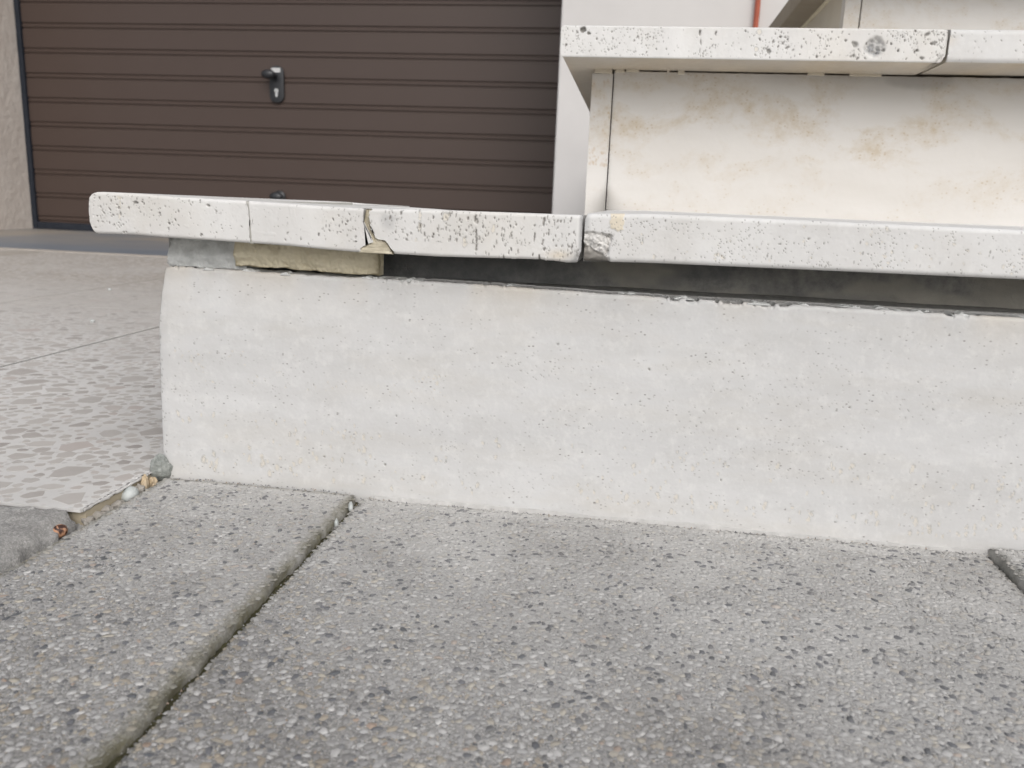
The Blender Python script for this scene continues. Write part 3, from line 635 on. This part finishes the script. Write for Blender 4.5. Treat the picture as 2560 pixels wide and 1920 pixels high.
# lowest riser: one tall slab, its top edge chipped, its left edge bowed
rtop = poly([(-.34, .1572), (-.3221, .1572), (-.2725, .1565), (-.2059, .1556), (-.1605, .1559), (-.0942, .1556), (-.0239, .1541), (.0556, .1532), (.1124, .1533), (.1677, .1531), (.2377, .1528), (.9, .1522)])
rtopn = lambda x: rtop(x) - .0009 * np.maximum(0, fbm(x * 170, 0.5, 41, 4) + .05) - .0016 * sstep(.22, .4, fbm(x * 34, 0.2, 45, 3)) * sstep(-.1, .1, fbm(x * 400, .1, 46, 2))
eR = tcurve([(-.3190, .157), (-.3215, .1560), (-.3230, .1530), (-.3268, .1353), (-.3298, .1154), (-.3307, .0818), (-.3316, .0473), (-.3322, .012), (-.3322, -.03)], -.02, .157)
rb = gen_pits(RNG, 2600, -.325, .44, .01, .15, (.00034, .0007), (.5, 1.2), (-.5, .5), lambda x, z: .04 + .96 * (fbm(x * 16, z * 60, 51, 3) > .12) * (.2 + .8 * (z < .115)), (.1, .75)) + \
     gen_pits(RNG, 40, -.325, .44, .01, .12, (.0006, .0012), (.7, 1.3), (-.5, .5), None, (.8, 1.0)) + \
     gen_pits(RNG, 330, -.32, .40, .008, .052, (.0009, .0020), (1.1, 2.3), (-.3, .3), lambda x, z: .15 + .85 * (fbm(x * 20, z * 60, 61, 2) > .0), (.5, 1.1), 'oval') + \
     gen_pits(RNG, 90, -.32, -.12, .075, .10, (.0006, .0013), (.7, 1.4), (-.6, .6), lambda x, z: .1 + .9 * (fbm(x * 40, z * 90, 62, 2) > .05), (.4, .8), 'oval') + \
     gen_pits(RNG, 26, -.331, -.327, .02, .13, (.0006, .0011), (.8, 1.8), (-.5, .5))
def exR(X, Z, D, A):
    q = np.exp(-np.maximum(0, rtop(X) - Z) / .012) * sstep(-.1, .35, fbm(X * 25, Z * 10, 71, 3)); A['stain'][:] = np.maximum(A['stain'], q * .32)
    e = np.clip((X - eR((Z + .02) / .177)) / .010, 0, 1); D[:] += .0022 * (1 - np.sqrt(np.clip(1 - (1 - e) ** 2, 0, 1)))
    q = (1 - sstep(.004, .016, Z)) * sstep(-.2, .3, fbm(X * 30, Z * 60, 77, 3)); A['stain'][:] = np.maximum(A['stain'], q * .05)
riser1 = S(stone('riser', eR, K(.45), rtopn, K(-.02), .5367, .021, .0007, M_riser, st, rb, .0026, extra=exR, wave=.0002, seed=26))
S(stone('riser', K(.4515), K(1.3), K(.1525), K(-.02), .5369, .021, .005, M_riser, st, (), .0015, seed=27))
# flakes of old bedding mortar left on the riser's top edge
fk = random.Random(3)
for k in range(26):
    x = fk.choice([fk.uniform(-.31, -.05), fk.uniform(-.02, .3)]); L_ = fk.uniform(.004, .016)
    zt = float(rtop(np.array(x)))
    SP(stone('mortar_flake', K(x), K(x + L_), (lambda zz, sd_, a_, l_: lambda X: zz + .0022 * np.clip(np.sin(np.pi * np.clip((X - a_) / l_, 0, 1)), 0, 1) ** .7 * (.55 + .8 * fbm(X * 420, .2, sd_, 3)))(zt - .0008, k, x, L_), K(zt - .0015), .5362 + fk.uniform(.000, .008), .008, .0006, M_mortar_grey, st, (), .0004, wave=.0004, seed=k), riser1)
# bedding mortar and the tan patch that hang under the tread
S(stone('bedding_mortar', lambda t: -.3235 + .004 * fbm(np.asarray(t, float) * 4, .3, 81, 3), K(-.2655), lambda x: abot(x) + .0005, lambda x: .1555 + .0014 * fbm(x * 130, .4, 82, 4), .5450, .09, .0007, M_mortar_grey, st,
        gen_pits(RNG, 260, -.33, -.27, .156, .169, (.0003, .0008), (.7, 1.4), (-.5, .5)), .0012, wave=.003, seed=33, extra=lambda X, Z, D, A: D.__iadd__(.003 * fbm(X * 60, Z * 90, 99, 4) + .004 * sstep(.164, .172, Z))))
def exP(X, Z, D, A):
    D[:] += .007 * sstep(-.186, -.166, X + .3 * (.165 - Z)) ** 2 + .004 * fbm(X * 25, Z * 90, 88, 3) + .0012 * fbm(X * 240, Z * 240, 89, 3)
    A['soot'][:] = .25 * sstep(0, .4, fbm(X * 60, Z * 60, 90, 3))
S(stone('tan_mortar_patch', lambda t: -.272 + .006 * (1 - np.asarray(t, float)) * 0 + .0035 * fbm(np.asarray(t, float) * 3, .7, 85, 3), lambda t: -.1675 - .004 * np.abs(np.asarray(t, float) - .55) + .0012 * fbm(np.asarray(t, float) * 7, .2, 86, 3),
        lambda x: abot(x) + .0004, lambda x: .1592 - .020 * (x + .27) + .0016 * fbm(x * 110, .4, 87, 4), .5400, .013, .0008, M_mortar_tan, st, (), .0010, wave=.004, seed=34, extra=exP))
# rough concrete body of the flight, seen in the dark gap
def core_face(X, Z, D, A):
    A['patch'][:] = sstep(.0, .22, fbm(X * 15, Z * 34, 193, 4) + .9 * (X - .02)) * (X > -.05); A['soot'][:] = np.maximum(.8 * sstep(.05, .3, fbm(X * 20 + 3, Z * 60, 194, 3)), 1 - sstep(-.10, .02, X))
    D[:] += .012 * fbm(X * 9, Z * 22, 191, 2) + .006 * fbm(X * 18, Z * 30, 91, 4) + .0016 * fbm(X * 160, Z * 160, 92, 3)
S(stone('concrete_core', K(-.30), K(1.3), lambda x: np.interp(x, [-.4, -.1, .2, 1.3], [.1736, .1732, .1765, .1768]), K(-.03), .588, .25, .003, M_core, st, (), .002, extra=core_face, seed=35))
S(box('side_riser', (-.3225, .5595, -.03), (-.3025, .845, .1525), M_riser, st, .001)); S(box('back_riser', (-.3225, .847, -.03), (-.0555, .867, .172), M_riser, st, .001))
# cement residue smeared along the foot of the riser
def residue():
    x = np.linspace(-.170, .448, 620); k = np.linspace(0, 1, 9)[:, None]
    wd = .0035 + .0045 * np.clip(fbm(x * 26, .3, 101, 4) + .25, 0, 1) + .0012 * fbm(x * 300, .3, 103, 2); ht = .0014 + .0030 * np.clip(fbm(x * 20, .8, 102, 4) + .3, 0, 1)
    X = x[None] + 0 * k; Y = .5366 - wd * (1 - k) + .0012 * (k > .99); Z = -.0012 + (ht + .0012) * k ** 2.4 + .0004 * fbm(X * 400, Y * 400, 104, 3) * (1 - k)
    a = (np.arange(8)[:, None] * 620 + np.arange(619)[None]); return np_mesh('cement_residue', np.stack([X, Y, Z], -1).reshape(-1, 3), np.stack([a, a + 1, a + 621, a + 620], -1).reshape(-1, 4))
SP(link('cement_residue', residue(), M_residue), riser1)
# second step
t2top = poly([(-.1, .3745), (.2655, .3742)]); t2bot = poly([(-.1, .3462), (.2655, .3460)])
e2 = tcurve([(-.0790, .3745), (-.0813, .3725), (-.0813, .350), (-.0800, .3470), (-.0785, .3460)], .346, .3745)
vb2 = lambda x, z: .06 + .94 * sstep(-.1, .5, vn(x * 85 + .6 * vn(z * 120, .2, 4), z * 40, 19))
p2 = gen_pits(RNG, 560, -.08, .265, .348, .373, (.0004, .0010), (.8, 2.6), (-.5, .3), vb2) + gen_pits(RNG, 130, -.08, -.01, .348, .373, (.0004, .0009), (.8, 1.6), (-.8, .8)) + \
     gen_pits(RNG, 42, .12, .265, .348, .373, (.0008, .0020), (.8, 2.0), (-.8, .8)) + \
     [(-.0610, .3705, .0030, .0035, .3, 1, 'pit'), (-.0655, .3680, .0010, .0016, 0, 1, 'pit'), (-.0555, .3675, .0022, .0013, 0, 1, 'pit'), (-.0760, .3570, .0012, .0018, 0, 1, 'pit'), (-.0475, .3625, .0012, .0014, 0, 1, 'pit'),
      (.0475, .3690, .0016, .0030, 0, 1, 'pit'), (.0490, .3610, .0010, .0032, .1, 1, 'pit'), (.0620, .3690, .0010, .0024, 0, 1, 'pit'), (.0490, .3530, .0005, .003, 0, 1, 'pit'), (.1010, .3700, .0018, .0020, 0, 1, 'oval'), (.1000, .3555, .0020, .0022, 0, 1.3, 'oval'), (.1020, .364, .0012, .0018, .4, 1, 'pit'),
      (.114, .362, .001, .002, -.4, 1, 'pit'), (.1110, .3540, .0018, .0030, .5, .8, 'pit'), (.1270, .3570, .0024, .0011, .5, .8, 'pit'), (.1860, .3600, .0034, .0030, 0, .6, 'pit'), (.2470, .3700, .0042, .0018, .5, .8, 'pit'), (.2520, .3620, .0020, .0022, 0, .9, 'pit'), (.2400, .3560, .0016, .0014, 0, 1, 'pit'), (.2450, .3500, .0022, .0016, 0, .8, 'pit')]
def exT2(X, Z, D, A):
    r = np.hypot((X - .2035) / .0105, (Z - .3575) / .0100) + .35 * fbm(X * 140, Z * 140, 24, 4); q = 1 - sstep(.35, 1.0, r)
    D[:] += q * (.0040 + .0035 * fbm(X * 300, Z * 300, 25, 4)); A['soot'][:] = np.maximum(A['soot'], q * (.45 + .5 * sstep(-.1, .4, fbm(X * 220, Z * 220, 26, 3))))
    A['stain'][:] = np.maximum(A['stain'], np.exp(-((X - .168) / .035) ** 2) * .10)
    D[:] += .003 * sstep(.2600, .2655, X + np.maximum(0, .3535 - Z)) ** 2
Y2 = .83
S(stone('tread', e2, lambda t: .2655 - .0035 * np.clip(.22 - np.asarray(t, float), 0, 1) / .22, t2top, t2bot, Y2, .50, .0006, M_tread, st, p2, .0016, extra=exT2, seed=41, under=.8))
def exT2b(X, Z, D, A):
    q = sstep(-.15, .3, fbm(X * 12, Z * 60, 27, 3)) * sstep(.352, .358, Z); A['stain'][:] = np.maximum(A['stain'], q * .40)
S(stone('tread', K(.2672), K(1.3), K(.3752), K(.3470), Y2 + .002, .50, .0012, M_tread2, st, gen_pits(RNG, 60, .267, .36, .35, .374, (.0005, .001), (.7, 1.4), (-.5, .5)), .0045, extra=exT2b, seed=42, under=.8))
S(box('side_tread', (-.0805, 1.3325, .3462), (.55, 2.895, .3744), M_tread, st, .002))
Y2R = .90
def ex2(X, Z, D, A):
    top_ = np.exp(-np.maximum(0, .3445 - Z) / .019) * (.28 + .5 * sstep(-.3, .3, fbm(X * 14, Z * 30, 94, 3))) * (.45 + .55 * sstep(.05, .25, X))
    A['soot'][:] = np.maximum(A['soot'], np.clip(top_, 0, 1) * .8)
    r = np.hypot((X - .262) / .05, (Z - .343) / .016) + .4 * fbm(X * 40, Z * 40, 95, 3); A['soot'][:] = np.maximum(A['soot'], (1 - sstep(.4, 1.05, r)) * .7)
    k_ = np.clip((Z - .203) / .042, 0, 1); q = np.exp(-(np.abs(X + .0317) / (.0012 + .016 * (1 - k_) ** 2.2)) ** 1.2) * (1 - sstep(.3, 1, k_)); A['soot'][:] = np.maximum(A['soot'], q * 1.0)
    q = np.exp(-np.abs(X + .0312) / .0012); A['soot'][:] = np.maximum(A['soot'], q * .5)
riser2 = S(stone('riser', K(-.0312), K(.62), lambda x: .3447 - .0005 * fbm(x * 90, .3, 96, 3), K(.2046), Y2R, .02, .0016, M_cream, st, gen_pits(RNG, 40, -.03, .4, .21, .34, (.0006, .0011), (.7, 1.4), (-.5, .5)), .001, extra=ex2, wave=.0003, seed=43))
S(stone('corner_strip', K(-.0538), K(-.0322), K(.3425), K(.1960), Y2R + .0004, .40, .0008, M_cream, st,
        gen_pits(RNG, 40, -.0525, -.0335, .25, .338, (.0010, .0022), (1.0, 2.2), (-.3, .3), lambda x, z: .1 + .9 * (fbm(x * 50, z * 40, 97, 2) > 0), (.35, 1.0), 'stain'), .0012, extra=ex2, seed=44))
mb = [(-.0515, -.0335, .0030), (-.0300, -.0210, .0022), (-.0190, -.0060, .0016), (.0220, .0245, .0012), (.0330, .0395, .0030), (.1600, .1760, .0016), (.2000, .2300, .0016)]
for k, (a, b, h_) in enumerate(mb):
    SP(stone('mortar_remnant', K(a), K(b), K(.3466), (lambda zb, k: lambda x: zb + .0007 * fbm(x * 300, .1, k, 3))(.3452 - h_, k), Y2R - .0022, .012, .0007, M_side, st, (), .0006, wave=.0006, seed=60 + k), riser2)
S(box('concrete_core', (-.030, .9215, .2055), (1.3, 1.26, .3460), M_core, st))
S(box('side_riser', (-.0537, 1.3012, .006), (-.0335, 2.895, .3455), M_riser, st, .001))
# third step
Y3 = 1.245
S(stone('riser', K(.2822), K(1.3), K(.518), K(.3755), Y3, .02, .002, M_cream, st, (), .001, wave=.0003, seed=51))
S(stone('corner_strip', K(.2605), K(.2808), K(.518), K(.3755), Y3 + .0004, .02, .001, M_cream, st, gen_pits(RNG, 14, .262, .279, .44, .515, (.001, .002), (1, 2), (-.3, .3), None, (.3, .7), 'stain'), .0012, seed=52))
S(box('side_riser', (.2612, Y3 + .0215, .3755), (.281, 2.895, .5165), M_side, st))
S(box('side_joint', (.2570, Y3 + .0215, .5150), (.263, 2.895, .5200), M_mortar_tan, st, .0015))
S(box('tread', (.2235, Y3 - .07, .5200), (1.3, 2.89, .5490), M_under, st, .002))
S(box('concrete_core', (.2825, Y3 + .022, .376), (1.3, 2.89, .519), M_core, st))

# ================================================================== LOOSE STONES IN THE JOINT
def rock(name, loc, size, mat, seed, label, cat='pebble', rough=.18, rot=0, sub=3, group=None):
    b = bmesh.new(); bmesh.ops.create_icosphere(b, subdivisions=sub, radius=1.0)
    for v in b.verts:
        n = v.co.normalized(); k = 1 + rough * (float(fbm(np.array(n.x * 1.4 + 5), n.y * 1.4 + n.z * 1.1, seed, 3)) + .35 * float(vn(np.array(n.x * 4), n.z * 4 + n.y * 3, seed + 4)))
        v.co = Vector((n.x * size[0] * k, n.y * size[1] * k, n.z * size[2] * k))
    o = link(name, bm_mesh(name, b, rough < .3), mat, None, loc, label=label, cat=cat, group=group); o.rotation_euler = (0, 0, rot); return o
M_white = simple('white_pebble_stone', (.40, .43, .42), (.54, .56, .55), 120, .55)
M_tanst = simple('tan_stone', (.42, .32, .20), (.58, .48, .35), 160, .7, 500, .0006)
M_grst = simple('green_grey_stone', (.20, .215, .20), (.38, .395, .375), 160, .85, 400, .002, .8)
M_flake = simple('pale_stone_flake', (.26, .24, .215), (.42, .395, .36), 200, .85, 500, .001)
def nutm():
    g = G('nut_shell', .5); g.col(g.mix(g.ramp(g.noise(190, 3, dist=.6), (.44, 0), (.54, 1)), (.05, .022, .016), (.46, .25, .15))); return g.m
M_nut = nutm()
rock('stone_lump', (-.3312, .5355, .0080), (.0075, .0062, .0105), M_grst, 3, 'green grey mortar lump wedged at the foot of the riser corner', 'stone', .45)
rock('pebble', (-.3360, .5010, -.0005), (.0060, .0078, .0060), M_white, 5, 'round white pebble in the joint beside the terrazzo edge', 'pebble', .06, .3)
rock('stone_chip', (-.3350, .5180, .0015), (.0028, .0040, .0075), M_tanst, 8, 'upright tan stone chip in the joint behind the white pebble', 'stone chip', .4, .5)
rock('stone_chip', (-.3330, .5245, .0010), (.0032, .0035, .0045), M_tanst, 9, 'small broken tan chip next to the green grey lump', 'stone chip', .5, 1.5)
rock('stone_chip', (-.3345, .5105, .0000), (.0038, .0038, .0040), M_flake, 10, 'small pinkish chip tucked behind the white pebble', 'stone chip', .4, .9)
rock('nut', (-.3405, .4350, -.0010), (.0042, .0046, .0044), M_nut, 12, 'brown nut shell with orange face in the dark joint', 'nut', .12, 2.0)
for k, (x, y, sx, sy) in enumerate([(-.3355, .4870, .004, .0065), (-.3370, .4760, .005, .006), (-.3350, .4660, .0045, .006), (-.3385, .4580, .0050, .004)]):
    rock('stone_flake', (x, y, -.0025), (sx, sy, .0032), M_flake, 14 + k, 'flat pale flake of crumbled mortar lying in the joint beside the terrazzo', 'stone flake', .45, k * .8, 2, 'crumbled flakes in the joint')
rock('stone_chip', (-.1795, .5130, .0005), (.0018, .0026, .0042), M_white, 21, 'white sliver standing in the mossy joint close to the riser', 'stone chip', .3, .2, 2)
rock('stone_chip', (-.1797, .4860, -.0010), (.0014, .0022, .0036), M_white, 22, 'second smaller white sliver in the mossy joint, farther from the riser', 'stone chip', .3, .2, 2)
for k, (x, y) in enumerate([(-1.02, 1.50), (-.80, 1.13), (-.63, 1.10), (-.66, 1.17)]):
    rock('crumb', (x, y, TZ + .002), (.0035, .0030, .0026), M_white, 30 + k, 'tiny white stone crumb lying on the terrazzo driveway', 'crumb', .3, k, 2, 'white crumbs on the driveway')

box('ledge_mortar', (-.30, .5565 - .54, .10), (1.3, .60 - .54, .1535), M_core, st)
# sandy grit gathered at the foot of the riser and along the joints
def grit(n):
    rg = np.random.default_rng(9); V = []; F = []; T = []
    base = np.array([(1, 0, 0), (-.5, .87, 0), (-.5, -.87, 0), (0, 0, 1.2)])
    for k in range(n):
        m = rg.random()
        if m < .62: x = rg.uniform(-.32, .44); y = .5355 - abs(rg.normal(0, .0035)); z = .0026 if x < -.184 else -.0004
        elif m < .80: x = rg.normal(-.1815, .0025); y = rg.uniform(.24, .535); z = -.0048
        else: x = rg.uniform(-.343, -.331); y = rg.uniform(.30, .54); z = -.0045 if y > .45 else -.012
        q = rg.uniform(.0003, .0009); a = rg.uniform(0, 6.28); c, s_ = math.cos(a), math.sin(a)
        p = base * q * rg.uniform(.7, 1.3, (4, 3)); p = np.stack([p[:, 0] * c - p[:, 1] * s_ + x, p[:, 0] * s_ + p[:, 1] * c + y, p[:, 2] + z], -1)
        b = len(V) * 4; V.append(p); F += [(b, b + 1, b + 3), (b + 1, b + 2, b + 3), (b + 2, b, b + 3)]; T.append(np.repeat(PAL[[rg.integers(0, 10)]], 4, 0))
    return np_mesh('sandy_grit', np.concatenate(V), np.array(F), False, {'tint': np.concatenate(T)})
link('sandy_grit', grit(900), M_agg, pavement, kind='stuff')
